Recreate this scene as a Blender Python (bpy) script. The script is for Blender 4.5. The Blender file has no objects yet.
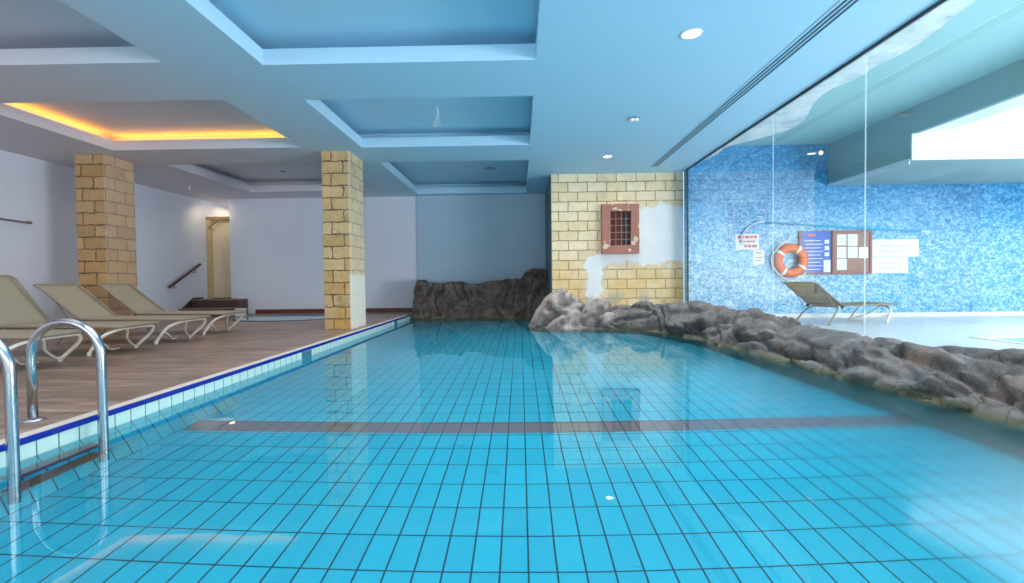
import bpy, bmesh, math, random
from mathutils import Vector, Matrix, noise
random.seed(7)
C = bpy.context.scene.collection
PI = math.pi

# ------------------------------------------------------------------ materials
class NT:
    """tiny helper round a node tree"""
    def __init__(self, name):
        self.m = bpy.data.materials.new(name); self.m.use_nodes = True
        self.t = self.m.node_tree; self.t.nodes.clear()
        self.out = self.t.nodes.new('ShaderNodeOutputMaterial')
    def n(self, kind, **kw):
        nd = self.t.nodes.new(kind)
        for k, v in kw.items(): setattr(nd, k, v)
        return nd
    def l(self, a, b): self.t.links.new(a, b)
    def put(self, sock, v):
        if isinstance(v, bpy.types.NodeSocket): self.l(v, sock)
        elif v is not None:
            if isinstance(v, (tuple, list)) and len(v) == 3 and sock.type == 'RGBA': v = (*v, 1)
            sock.default_value = v
    def math(self, op, a, b=None, c=None, clamp=False):
        nd = self.n('ShaderNodeMath', operation=op, use_clamp=clamp)
        self.put(nd.inputs[0], a)
        if b is not None: self.put(nd.inputs[1], b)
        if c is not None: self.put(nd.inputs[2], c)
        return nd.outputs[0]
    def mix(self, f, a, b, blend='MIX'):
        nd = self.n('ShaderNodeMix', data_type='RGBA', blend_type=blend)
        self.put(nd.inputs[0], f); self.put(nd.inputs[6], a); self.put(nd.inputs[7], b)
        return nd.outputs[2]
    def pos(self):
        nd = self.n('ShaderNodeTexCoord'); s = self.n('ShaderNodeSeparateXYZ')
        self.l(nd.outputs['Object'], s.inputs[0])
        return nd.outputs['Object'], s.outputs[0], s.outputs[1], s.outputs[2]
    def vec(self, x, y, z=0.0):
        nd = self.n('ShaderNodeCombineXYZ')
        self.put(nd.inputs[0], x); self.put(nd.inputs[1], y); self.put(nd.inputs[2], z)
        return nd.outputs[0]
    def noise(self, v, scale, detail=4, rough=.55, dist=0.0):
        nd = self.n('ShaderNodeTexNoise')
        if v is not None: self.l(v, nd.inputs['Vector'])
        nd.inputs['Scale'].default_value = scale; nd.inputs['Detail'].default_value = detail
        nd.inputs['Roughness'].default_value = rough; nd.inputs['Distortion'].default_value = dist
        return nd.outputs['Fac']
    def ramp(self, f, stops):
        nd = self.n('ShaderNodeValToRGB'); cr = nd.color_ramp
        while len(cr.elements) < len(stops): cr.elements.new(.5)
        for e, (p, c) in zip(cr.elements, stops):
            e.position = p; e.color = (*c, 1) if len(c) == 3 else c
        self.l(f, nd.inputs[0]); return nd.outputs[0]
    def smooth(self, v, a, b):
        nd = self.n('ShaderNodeMapRange', interpolation_type='SMOOTHSTEP')
        self.put(nd.inputs[0], v); nd.inputs[1].default_value = a; nd.inputs[2].default_value = b
        return nd.outputs[0]
    def bump(self, h, strength=.3, dist=.02):
        nd = self.n('ShaderNodeBump'); self.l(h, nd.inputs['Height'])
        nd.inputs['Strength'].default_value = strength; nd.inputs['Distance'].default_value = dist
        return nd.outputs[0]
    def bsdf(self, color, rough=.6, metal=0.0, normal=None, spec=None, emit=None, es=0.0):
        p = self.n('ShaderNodeBsdfPrincipled')
        self.put(p.inputs['Base Color'], color); self.put(p.inputs['Roughness'], rough)
        p.inputs['Metallic'].default_value = metal
        if spec is not None: p.inputs['Specular IOR Level'].default_value = spec
        if normal is not None: self.l(normal, p.inputs['Normal'])
        if emit is not None:
            self.put(p.inputs['Emission Color'], emit); p.inputs['Emission Strength'].default_value = es
        self.l(p.outputs[0], self.out.inputs[0]); return self.m
    def brick(self, v, w, h, mortar, offset=.5, c1=(.8, .8, .8), c2=(.6, .6, .6), cm=(0, 0, 0), smooth=.1, bias=0):
        nd = self.n('ShaderNodeTexBrick', offset=offset, squash=1.0)
        self.put(nd.inputs['Vector'], v)
        nd.inputs['Scale'].default_value = 1; nd.inputs['Brick Width'].default_value = w
        nd.inputs['Row Height'].default_value = h; nd.inputs['Mortar Size'].default_value = mortar
        nd.inputs['Mortar Smooth'].default_value = smooth; nd.inputs['Bias'].default_value = bias
        self.put(nd.inputs['Color1'], c1); self.put(nd.inputs['Color2'], c2); self.put(nd.inputs['Mortar'], cm)
        return nd.outputs['Color'], nd.outputs['Fac']

def simple(name, color, rough=.6, metal=0.0, var=.06, scale=6.0, bump=0.0, spec=None, emit=None, es=0.0):
    t = NT(name); v, x, y, z = t.pos()
    f = t.noise(v, scale, 3)
    dark = tuple(c * (1 - var * 2) for c in color); lite = tuple(min(1, c * (1 + var)) for c in color)
    col = t.mix(f, dark, lite)
    nrm = t.bump(f, bump, .01) if bump else None
    return t.bsdf(col, rough, metal, nrm, spec, emit, es)

M = {}
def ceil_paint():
    t = NT('ceiling_paint_bounce'); v, x, y, z = t.pos()
    f = t.smooth(t.math('ADD', x, t.noise(v, .5, 2)), -5.6, -1.2)  # mauve deck bounce and blue pool bounce painted across the ceiling
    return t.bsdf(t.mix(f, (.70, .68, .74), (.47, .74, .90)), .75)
M['ceiling'] = ceil_paint()
M['ceiling_left'] = M['ceiling']
M['wall'] = simple('white_wall_paint', (.78, .82, .93), .8, var=.04, scale=.6)
M['recess_wall'] = simple('shaded_wall_paint', (.46, .60, .72), .8, var=.04, scale=.6)  # white wall paint with the recess shade put into its colour
M['recess_shade'] = simple('painted_side_shade', (.14, .22, .26), .8, var=.1, scale=2)  # shadow side of the brick wall, its shade painted in dark
M['chrome'] = simple('stainless_steel', (.47, .51, .55), .2, 1.0, var=.05)
M['white_paint'] = simple('white_enamel', (.92, .85, .76), .35, var=.03)
M['foot'] = simple('white_plastic', (.88, .86, .83), .4, var=.02)
M['sling'] = simple('beige_sling_fabric', (.335, .295, .215), .85, var=.08, scale=30, bump=.1)
M['sling_frame'] = simple('taupe_frame', (.30, .25, .19), .5, var=.05)
M['dark_fitting'] = simple('dark_fitting', (.02, .02, .022), .5)
M['baseboard'] = simple('red_brown_tile', (.17, .055, .04), .4, var=.2, scale=9)
M['dark_wood'] = simple('dark_wood', (.11, .058, .045), .4, var=.3, scale=12)
M['tread'] = simple('light_brown_tread', (.30, .19, .15), .4, var=.2, scale=12)
M['cream'] = simple('cream_door_paint', (.86, .74, .52), .6, var=.05)
M['post_wood'] = simple('pale_timber', (.66, .50, .27), .6, var=.15, scale=14)
M['header_wood'] = simple('brown_timber', (.36, .25, .13), .6, var=.15, scale=14)
M['brass'] = simple('brass_fitting', (.5, .36, .15), .4, 1.0)
M['orange'] = simple('orange_buoy_plastic', (.80, .16, .055), .45, var=.06)
M['reflective'] = simple('white_band', (.85, .85, .85), .4)
M['paper'] = simple('white_paper', (.88, .88, .90), .7, var=.03)
M['red_print'] = simple('red_print', (.72, .22, .20), .7)
M['grey_print'] = simple('grey_print', (.55, .58, .66), .7)
M['blue_poster'] = simple('blue_poster', (.10, .19, .62), .6, var=.1, scale=4)
M['board_wood'] = simple('reddish_board_wood', (.36, .17, .13), .6, var=.15, scale=10)
M['cork'] = simple('brown_pin_board', (.40, .24, .17), .8, var=.15, scale=20)
M['cyan_pole'] = simple('cyan_pole', (.05, .50, .75), .4)
M['white_box'] = simple('white_plastic_box', (.85, .86, .90), .5)
M['slot_dark'] = simple('slot_dark', (.05, .11, .15), .6)
M['skimmer_dark'] = simple('shaded_skimmer', (.05, .22, .27), .4)
M['seal'] = simple('dark_seal', (.035, .055, .07), .6)
M['lamp_trim'] = simple('white_lamp_trim', (.85, .87, .9), .4)
M['lamp_metal'] = simple('lamp_metal', (.45, .55, .62), .25, 1.0)
M['lamp_lit'] = simple('lit_lamp', (1, 1, 1), .4, emit=(1, .93, .82), es=9)
M['lamp_warm'] = simple('warm_lit_lamp', (1, 1, 1), .4, emit=(1, .72, .35), es=1.5)
M['led'] = simple('amber_led_strip', (1, .7, .2), .4, emit=(1, .40, .02), es=11)
M['grey_wire'] = simple('grey_cable', (.75, .85, .9), .5)
M['rust_stone'] = None
M['teal_ceiling'] = simple('teal_painted_ceiling', (.32, .56, .54), .8, var=.04, scale=.8)
M['beam'] = simple('grey_teal_beam', (.27, .40, .40), .8, var=.05, scale=.8)
M['beam_light'] = simple('daylit_beam_tone', (.70, .80, .88), .7, var=.03)  # beam colour made paler, the daylight on it painted in
M['recess_glow'] = simple('glowing_recess_panel', (1, 1, 1), .5, emit=(.90, .95, 1.0), es=1.25)  # glow standing in for daylight on the white recess surfaces
M['skirting'] = simple('white_skirting', (.82, .80, .76), .5, var=.04)
M['right_floor'] = simple('pale_floor_tiles', (.74, .77, .80), .3, var=.06, scale=2)

def stone_blocks(name, zone):
    """sandstone blocks on axis aligned faces; zone picks colours and plaster patches"""
    t = NT(name); v, x, y, z = t.pos()
    wob = t.noise(v, 8, 4, .65)
    w2 = t.math('MULTIPLY', t.math('SUBTRACT', wob, .5), .075 if zone != 'wall' else .05)
    u = t.math('ADD', t.math('ADD', x, y), w2)
    zz = t.math('ADD', t.math('ADD', z, w2), .02)
    c1 = (.58, .39, .17); c2 = (.72, .53, .28)
    if zone == 'wall': c1, c2 = (.86, .68, .42), (.96, .80, .56)
    if zone == 'left': c1, c2 = (.46, .285, .13), (.60, .40, .215)
    mort = (.46, .30, .13) if zone == 'wall' else (.17, .10, .05)
    col, fac = t.brick(t.vec(u, zz), .42, .211, 0.0105 if zone == 'wall' else .010, .5, c1, c2, mort, .25)
    # worn edges: the joints widen where the stone has crumbled
    col2, fac2 = t.brick(t.vec(t.math('ADD', u, w2), t.math('SUBTRACT', zz, w2)), .42, .211, .026, .5, c1, c2, mort, .6)
    crumb = t.math('MULTIPLY', fac2, t.smooth(t.noise(v, 5.5, 5, .7), .50, .64))
    col = t.mix(t.math('MULTIPLY', crumb, .8 if zone != 'wall' else .45), col, mort)
    # warmer low down
    low = t.smooth(z, 2.0 if zone == 'wall' else 1.7, .5)
    tint = (.66, .36, .08) if zone != 'wall' else (.86, .55, .19)
    nb = t.noise(v, 1.3, 4)
    lowf = t.math('MULTIPLY', low, t.smooth(nb, .35, .6))
    lowf = t.math('MULTIPLY', lowf, t.math('SUBTRACT', 1.0, fac))
    col = t.mix(t.math('MULTIPLY', lowf, .75), col, tint)
    # pits and stains
    pit = t.noise(v, 26, 5, .65)
    pitf = t.smooth(pit, .56, .70)
    col = t.mix(t.math('MULTIPLY', pitf, .6 if zone != 'wall' else .15), col, (.20, .115, .05))
    big = t.smooth(t.noise(v, 2.3, 5, .7), .56, .68)
    col = t.mix(t.math('MULTIPLY', big, .45 if zone != 'wall' else .12), col, (.26, .15, .06))
    soft = t.noise(v, 5, 4)
    col = t.mix(.35, col, t.ramp(soft, [(.3, (.55, .55, .55)), (.7, (1.0, 1.0, 1.0))]), 'MULTIPLY')
    if zone == 'left':
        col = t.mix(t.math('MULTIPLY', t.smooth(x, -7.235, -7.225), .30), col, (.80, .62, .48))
    if zone == 'middle':
        # whitewashed lower part of the pool side face and drippings
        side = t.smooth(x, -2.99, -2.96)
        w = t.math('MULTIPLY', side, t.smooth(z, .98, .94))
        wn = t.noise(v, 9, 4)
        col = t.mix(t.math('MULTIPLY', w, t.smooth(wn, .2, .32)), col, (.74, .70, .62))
        col = t.mix(t.math('MULTIPLY', side, .34), col, (.92, .82, .62))  # whole pool side face mixed lighter
    if zone == 'wall':
        # worn plaster patch low right of the niche
        n1 = t.math('MULTIPLY', t.math('SUBTRACT', t.noise(v, 2.2, 6, .62), .5), .75)
        def box(x0, x1, z0, z1):
            cx, cz, hx, hz = (x0 + x1) / 2, (z0 + z1) / 2, (x1 - x0) / 2, (z1 - z0) / 2
            dx = t.math('SUBTRACT', t.math('ABSOLUTE', t.math('SUBTRACT', x, cx)), hx)
            dz = t.math('SUBTRACT', t.math('ABSOLUTE', t.math('SUBTRACT', z, cz)), hz)
            return t.math('MAXIMUM', dx, dz)
        d = t.math('SMOOTH_MIN', box(2.50, 3.80, 1.16, 2.36), box(1.70, 3.0, 1.15, 1.45), .1)
        d = t.math('SMOOTH_MIN', d, box(1.45, 1.80, .15, 1.25), .1)
        d = t.math('ADD', d, n1)
        pf = t.smooth(d, .035, -.02)
        pc = t.mix(t.noise(v, 3, 4), (.70, .72, .74), (.88, .86, .82))
        col = t.mix(pf, col, pc)
        edge = t.math('MULTIPLY', t.smooth(d, .16, .03), t.math('SUBTRACT', 1.0, pf))
        col = t.mix(t.math('MULTIPLY', edge, .5), col, (.78, .58, .36))
        # grey damp near the rocks
        dn = t.noise(v, 3.7, 4)
        damp = t.math('MULTIPLY', t.smooth(z, .75, .35), t.smooth(dn, .5, .6))
        col = t.mix(t.math('MULTIPLY', damp, .6), col, (.36, .38, .33))
        h = t.math('SUBTRACT', t.math('SUBTRACT', 1.0, t.math('MULTIPLY', fac, t.math('SUBTRACT', 1.0, pf))), t.math('MULTIPLY', pit, .2))
    else:
        h = t.math('SUBTRACT', t.math('SUBTRACT', 1.0, fac), t.math('MULTIPLY', pit, .35))
    return t.bsdf(col, .85, 0, t.bump(h, .7, .02))
M['stone_left'] = stone_blocks('sandstone_blocks_warm', 'left')
M['stone_middle'] = stone_blocks('sandstone_blocks', 'middle')
M['stone_wall'] = stone_blocks('pale_sandstone_wall', 'wall')

def rust():
    t = NT('red_stone'); v, x, y, z = t.pos()
    col = t.mix(t.noise(v, 9, 4), (.33, .12, .09), (.46, .21, .16))
    chips = t.smooth(t.noise(v, 4.3, 3, .5), .60, .63)
    col = t.mix(chips, col, (.66, .52, .36))
    return t.bsdf(col, .85, 0, t.bump(t.noise(v, 18, 4), .4, .02))
M['rust_stone'] = rust()
M['grille'] = simple('rusty_grille', (.40, .25, .20), .8, var=.3, scale=25)
M['niche_back'] = simple('dark_red_back', (.16, .055, .045), .9, var=.4, scale=14)

def deck():
    t = NT('wood_look_deck_tiles'); v, x, y, z = t.pos()
    col, fac = t.brick(t.vec(x, y), 1.2, .30, .004, .5, (.205, .140, .110), (.275, .19, .148), (.085, .06, .05), .2)
    st = t.noise(t.vec(t.math('MULTIPLY', t.math('ADD', x, t.math('MULTIPLY', y, .35)), 1.3), t.math('MULTIPLY', y, 9)), 1.0, 6, .7)
    col = t.mix(.75, col, t.ramp(st, [(.36, (.50, .50, .53)), (.5, (.95, .95, .95)), (.66, (1.9, 1.85, 1.8))]), 'MULTIPLY')
    return t.bsdf(col, .38, 0, t.bump(t.math('SUBTRACT', 1.0, fac), .2, .004), .35)
M['deck'] = deck()

POOL = (.0, .355, .60)
def pool_floor():
    t = NT('turquoise_pool_tiles'); v, x, y, z = t.pos()
    u = t.math('ADD', x, .1022 + 12.5); w = t.math('ADD', y, -2.088 + 25.4)
    c, fac = t.brick(t.vec(u, w), .125, .2541, .0044, 0.0, (.0, .355, .54), (.001, .395, .58), (.0, .03, .05), .05)
    a = t.math('GREATER_THAN', y, 3.66); b = t.math('LESS_THAN', y, 3.905)
    st = t.math('MULTIPLY', t.math('MULTIPLY', a, b), t.math('SUBTRACT', 1.0, fac))
    c = t.mix(st, c, (.15, .125, .15))
    c = t.mix(.3, c, t.ramp(t.noise(v, .6, 2), [(.3, (.8, .8, .8)), (.7, (1.1, 1.1, 1.1))]), 'MULTIPLY')
    return t.bsdf(c, .5, emit=c, es=GLOW)
GLOW = 0.0
M['pool_floor'] = pool_floor()

def pool_wall():
    t = NT('pool_wall_tiles'); v, x, y, z = t.pos()
    u = t.math('ADD', y, 13.3 - .02)
    zz = t.math('ADD', z, 5.08 + .0)
    c, fac = t.brick(t.vec(u, zz), .133, .254, .0045, 0.0, (.02, .40, .54), (.03, .44, .58), (.0, .06, .09), .05)
    top = t.math('GREATER_THAN', z, -.125)
    pale = t.mix(fac, (.60, .80, .74), (.10, .20, .22))
    c = t.mix(top, c, pale)
    return t.bsdf(c, .35)
M['pool_wall'] = pool_wall()
M['blue_nosing'] = simple('cobalt_edge_tile', (.008, .022, .30), .25, var=.1, scale=12)
M['dark_blue'] = simple('dark_blue_tile', (.03, .06, .18), .3)
M['coping'] = simple('cream_coping', (.62, .56, .50), .6, var=.12, scale=10)
M['step_grate'] = simple('dark_brown_tread', (.09, .04, .03), .5, var=.2, scale=20)

def water(name, tint=(.93, 1, 1), bump=.10, scale=1.6):
    t = NT(name); v, x, y, z = t.pos()
    n1 = t.noise(v, scale, 2, .5)
    jets = t.smooth(t.math('ADD', x, t.math('MULTIPLY', t.noise(v, 1.1, 3), .6)), 1.0, 2.7)
    n2 = t.noise(t.vec(t.math('MULTIPLY', x, 5), t.math('MULTIPLY', y, 9)), 1.5, 3, .6)
    h = t.math('ADD', n1, t.math('MULTIPLY', t.math('MULTIPLY', n2, jets), .25))
    nrm = t.bump(h, bump, .02)
    g = t.n('ShaderNodeBsdfGlass'); g.inputs['IOR'].default_value = 1.33
    g.inputs['Color'].default_value = (*tint, 1); t.l(nrm, g.inputs['Normal'])
    near = t.smooth(y, 7.5, 4.0)
    t.put(g.inputs['Roughness'], t.math('MULTIPLY', t.math('MULTIPLY', jets, near), .26))
    t.l(g.outputs[0], t.out.inputs[0]); return t.m
M['water'] = water('pool_water')
def flat_water(name, col):
    t = NT(name); v, x, y, z = t.pos()
    return t.bsdf(col, .06, 0, t.bump(t.noise(v, 3, 2), .06, .02))
M['jacuzzi_water'] = flat_water('plunge_water', (.16, .42, .50))
M['right_water'] = simple('side_pool_water', (.30, .60, .84), .25, spec=.2)

def glass():
    t = NT('clear_glass')
    tr = t.n('ShaderNodeBsdfTransparent'); tr.inputs[0].default_value = (.97, .99, 1, 1)
    gl = t.n('ShaderNodeBsdfGlossy'); gl.inputs['Roughness'].default_value = .02
    fr = t.n('ShaderNodeFresnel'); fr.inputs[0].default_value = 1.35
    mx = t.n('ShaderNodeMixShader'); t.l(t.math('MULTIPLY', fr.outputs[0], .22), mx.inputs[0])
    t.l(tr.outputs[0], mx.inputs[1]); t.l(gl.outputs[0], mx.inputs[2])
    t.l(mx.outputs[0], t.out.inputs[0]); return t.m
M['glass'] = glass()
def seam():
    t = NT('translucent_seam'); tr = t.n('ShaderNodeBsdfTransparent'); d = t.n('ShaderNodeBsdfDiffuse'); d.inputs[0].default_value = (.85, .93, .97, 1)
    mx = t.n('ShaderNodeMixShader'); mx.inputs[0].default_value = .28
    t.l(tr.outputs[0], mx.inputs[1]); t.l(d.outputs[0], mx.inputs[2]); t.l(mx.outputs[0], t.out.inputs[0]); return t.m
M['seam'] = seam()
M['glass_edge'] = simple('pale_glass_edge', (.75, .86, .92), .3)

def mosaic():
    t = NT('blue_glass_mosaic'); v, x, y, z = t.pos()
    vo = t.n('ShaderNodeTexVoronoi', feature='F1'); t.l(v, vo.inputs['Vector']); vo.inputs['Scale'].default_value = 30
    sep = t.n('ShaderNodeSeparateColor'); t.l(vo.outputs['Color'], sep.inputs[0])
    st = t.noise(t.vec(t.math('MULTIPLY', x, .75), y, t.math('MULTIPLY', z, 1.5)), 9, 4, .65, .4)
    f = t.math('ADD', t.math('MULTIPLY', sep.outputs[0], .38), t.math('MULTIPLY', st, .62))
    # shade under the bulkhead painted into the tesserae: deep blue above, paler below
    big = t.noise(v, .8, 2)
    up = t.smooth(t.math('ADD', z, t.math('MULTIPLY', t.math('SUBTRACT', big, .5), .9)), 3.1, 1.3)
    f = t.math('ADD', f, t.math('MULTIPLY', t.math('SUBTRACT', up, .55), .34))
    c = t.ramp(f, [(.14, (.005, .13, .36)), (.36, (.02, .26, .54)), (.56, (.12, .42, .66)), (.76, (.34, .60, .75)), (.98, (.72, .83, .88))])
    return t.bsdf(c, .38)
M['mosaic'] = mosaic()

def rock(name, dark, light, pale=.0):
    t = NT(name); v, x, y, z = t.pos()
    n1 = t.noise(v, 2.3, 7, .72, .9); n2 = t.noise(v, 9, 6, .75)
    c = t.ramp(n1, [(.36, dark), (.50, tuple((a + b) / 2 for a, b in zip(dark, light))), (.64, light)])
    c = t.mix(.7, c, t.ramp(n2, [(.3, (.45, .45, .47)), (.55, (1, 1, 1)), (.75, (1.45, 1.4, 1.35))]), 'MULTIPLY')
    rust_f = t.smooth(t.noise(v, 1.7, 3), .56, .72)
    c = t.mix(t.math('MULTIPLY', rust_f, .45), c, (.28, .15, .09))
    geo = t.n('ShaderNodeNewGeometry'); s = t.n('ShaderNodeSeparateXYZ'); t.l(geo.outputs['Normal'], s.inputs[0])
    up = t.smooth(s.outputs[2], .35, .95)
    c = t.mix(t.math('MULTIPLY', up, pale), c, tuple(min(1, q * 1.9 + .08) for q in light))  # upward faces paler, highlights painted into the colour
    # wet olive band at the waterline, the green underwater shadow painted in below it
    wn = t.math('ADD', z, t.math('MULTIPLY', t.noise(v, 4, 3), .08))
    wet = t.smooth(wn, .0, -.05)
    c = t.mix(t.math('MULTIPLY', wet, .75), c, (.13, .125, .06))
    c = t.mix(t.smooth(z, -.10, -.22), c, (.0, .10, .115))
    crack = t.n('ShaderNodeTexVoronoi', feature='DISTANCE_TO_EDGE'); crack.inputs['Scale'].default_value = 3.2
    wv = t.n('ShaderNodeVectorMath', operation='ADD'); t.l(v, wv.inputs[0])
    nc = t.n('ShaderNodeTexNoise'); nc.inputs['Scale'].default_value = 3; t.l(v, nc.inputs['Vector'])
    t.l(nc.outputs['Color'], wv.inputs[1]); t.l(wv.outputs[0], crack.inputs['Vector'])
    cf = t.smooth(crack.outputs['Distance'], .035, .0)
    c = t.mix(t.math('MULTIPLY', cf, .30), c, (.02, .018, .018))
    h = t.math('SUBTRACT', t.math('ADD', t.math('MULTIPLY', n1, .7), t.math('MULTIPLY', n2, .5)), t.math('MULTIPLY', cf, .12))
    return t.bsdf(c, .62, 0, t.bump(h, .9, .06))
M['rock_dark'] = rock('dark_brown_rock', (.045, .033, .028), (.19, .145, .12))
M['rock_grey'] = rock('grey_rock', (.026, .025, .028), (.185, .165, .158), .22)
M['rock_pale'] = rock('pale_rock', (.085, .07, .065), (.40, .34, .31), .25)
def fascia():
    t = NT('rough_pale_stone'); v, x, y, z = t.pos()
    n = t.noise(v, 2.8, 6, .65)
    c = t.ramp(n, [(.3, (.42, .52, .52)), (.5, (.74, .80, .78)), (.7, (.95, .96, .93))])
    return t.bsdf(c, .8, 0, t.bump(n, .6, .08))
M['fascia'] = fascia()

# ------------------------------------------------------------------ geometry helpers
def obj(name, bm, mat, parent=None, smooth=False):
    me = bpy.data.meshes.new(name); bm.normal_update(); bm.to_mesh(me); bm.free()
    if smooth:
        for p in me.polygons: p.use_smooth = True
    me.materials.append(M[mat] if isinstance(mat, str) else mat)
    o = bpy.data.objects.new(name, me); C.objects.link(o)
    if parent: o.parent = parent
    return o
def tag(o, label, cat, group=None, kind=None):
    o['label'] = label; o['category'] = cat
    if group: o['group'] = group
    if kind: o['kind'] = kind
    return o
def thing(name, label, cat, loc=(0, 0, 0), rz=0, group=None):
    o = bpy.data.objects.new(name, None); C.objects.link(o); o.empty_display_size = .1
    o.location = loc; o.rotation_euler = (0, 0, rz)
    return tag(o, label, cat, group)
def struct(name, bm, mat, parent=None, smooth=False):
    o = obj(name, bm, mat, parent, smooth); o['kind'] = 'structure'; return o
def dup(root, loc, rz, label):
    r = root.copy(); C.objects.link(r); r.location = loc; r.rotation_euler = (0, 0, rz); r['label'] = label
    for ch in list(root.children):
        c = ch.copy(); C.objects.link(c); c.parent = r
        for g in ch.children:
            d = g.copy(); C.objects.link(d); d.parent = c
    return r
def box(bm, x0, x1, y0, y1, z0, z1, bev=0.0):
    r = bmesh.ops.create_cube(bm, size=1)
    vs = r['verts']
    for v in vs:
        v.co = Vector((x0 + (v.co.x + .5) * (x1 - x0), y0 + (v.co.y + .5) * (y1 - y0), z0 + (v.co.z + .5) * (z1 - z0)))
    if bev:
        es = list({e for v in vs for e in v.link_edges})
        bmesh.ops.bevel(bm, geom=es, offset=bev, segments=2, affect='EDGES', profile=.6)
    return bm
def B(*a, **k): return box(bmesh.new(), *a, **k)
def catmull(pts, n=8):
    P = [Vector(p) for p in pts]; out = []
    for i in range(len(P) - 1):
        p0 = P[max(i - 1, 0)]; p1 = P[i]; p2 = P[i + 1]; p3 = P[min(i + 2, len(P) - 1)]
        for k in range(n):
            t = k / n
            out.append(.5 * ((2 * p1) + (p2 - p0) * t + (2 * p0 - 5 * p1 + 4 * p2 - p3) * t * t + (3 * p1 - p0 - 3 * p2 + p3) * t ** 3))
    out.append(P[-1]); return out
def fillet(pts, r, n=6):
    """polyline with rounded corners"""
    P = [Vector(p) for p in pts]; out = [P[0]]
    for i in range(1, len(P) - 1):
        a = (P[i - 1] - P[i]); b = (P[i + 1] - P[i])
        d = min(r, a.length * .48, b.length * .48); s = P[i] + a.normalized() * d; e = P[i] + b.normalized() * d
        for k in range(n + 1):
            t = k / n; out.append((1 - t) ** 2 * s + 2 * (1 - t) * t * P[i] + t * t * e)
    out.append(P[-1]); return out
def tube(bm, pts, r, seg=12, cap=True, flat=1.0):
    P = [Vector(p) for p in pts]; rings = []; up = None
    for i, p in enumerate(P):
        d = (P[min(i + 1, len(P) - 1)] - P[max(i - 1, 0)]).normalized()
        if up is None:
            up = Vector((0, 0, 1)) if abs(d.z) < .9 else Vector((1, 0, 0))
        side = d.cross(up).normalized(); up = side.cross(d).normalized()
        rings.append([bm.verts.new(p + side * math.cos(2 * PI * k / seg) * r + up * math.sin(2 * PI * k / seg) * r * flat) for k in range(seg)])
    for a, b in zip(rings, rings[1:]):
        for k in range(seg):
            bm.faces.new((a[k], a[(k + 1) % seg], b[(k + 1) % seg], b[k]))
    if cap:
        bm.faces.new(rings[0][::-1]); bm.faces.new(rings[-1])
    return bm
def T(pts, r, seg=12, flat=1.0): return tube(bmesh.new(), pts, r, seg, True, flat)
def lathe(bm, prof, c, seg=32, axis='z', cap=True):
    rings = []
    for r, h in prof:
        ring = []
        for k in range(seg):
            a = 2 * PI * k / seg; u, w = r * math.cos(a), r * math.sin(a)
            p = (u, w, h) if axis == 'z' else (u, h, w)
            ring.append(bm.verts.new(Vector(c) + Vector(p)))
        rings.append(ring)
    for a, b in zip(rings, rings[1:]):
        for k in range(seg): bm.faces.new((a[k], a[(k + 1) % seg], b[(k + 1) % seg], b[k]))
    if cap:
        bm.faces.new(rings[0][::-1]); bm.faces.new(rings[-1])
    bmesh.ops.recalc_face_normals(bm, faces=bm.faces)
    return bm
def prism(bm, poly, lo, hi, axis='z'):
    """extrude a polygon: poly in (x,y) for z, (y,z) for x, (x,z) for y"""
    def mk(a, b, h): return {'z': (a, b, h), 'x': (h, a, b), 'y': (a, h, b)}[axis]
    A = [bm.verts.new(mk(a, b, lo)) for a, b in poly]; Bv = [bm.verts.new(mk(a, b, hi)) for a, b in poly]
    bm.faces.new(A); bm.faces.new(Bv[::-1])
    n = len(poly)
    for i in range(n): bm.faces.new((A[i], Bv[i], Bv[(i + 1) % n], A[(i + 1) % n]))
    bmesh.ops.recalc_face_normals(bm, faces=bm.faces); return bm

WZ = -.11           # water level
XW = -2.72          # left edge of the pool
H = 3.11            # underside of the ceiling
XL = -8.65          # left wall
XG = 3.53           # glass wall
YB = 13.2           # back wall
Y0 = -3.5           # the room goes on behind the viewer

# ------------------------------------------------------------------ floor, pool shell
bm = bmesh.new()
box(bm, XL - .2, XW - .10, Y0, YB + 1.8, -.9, 0)
struct('floor', bm, 'deck')
bm = B(XW - .10, XW - .012, Y0, 11.9, -.5, .005, bev=.003)
struct('trim_coping', bm, 'coping')
bm = bmesh.new(); box(bm, XW - .0125, XW + .006, Y0, 11.9, -.03, .006, bev=.005)
struct('trim_blue_edge', bm, 'blue_nosing')
bm = bmesh.new(); prism(bm, [(XW - .012, -.026), (XW, -.026), (XW, -.13), (XW + .115, -.745), (XW + .115, -.9), (XW - .012, -.9)], Y0, 12.3, 'y')
struct('wall_pool_left', bm, 'pool_wall')
struct('floor_pool', B(XW, 3.9, Y0, 13.2, -.95, -.745), 'pool_floor')
struct('floor_right', B(3.45, 13, Y0, 10.4, -.6, -.03), 'right_floor')
bm = bmesh.new()
vs = [bm.verts.new(p) for p in ((XW, Y0, WZ), (3.44, Y0, WZ), (3.44, 12.6, WZ), (XW, 12.6, WZ))]
bm.faces.new(vs)
w = struct('water_pool', bm, 'water')

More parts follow.
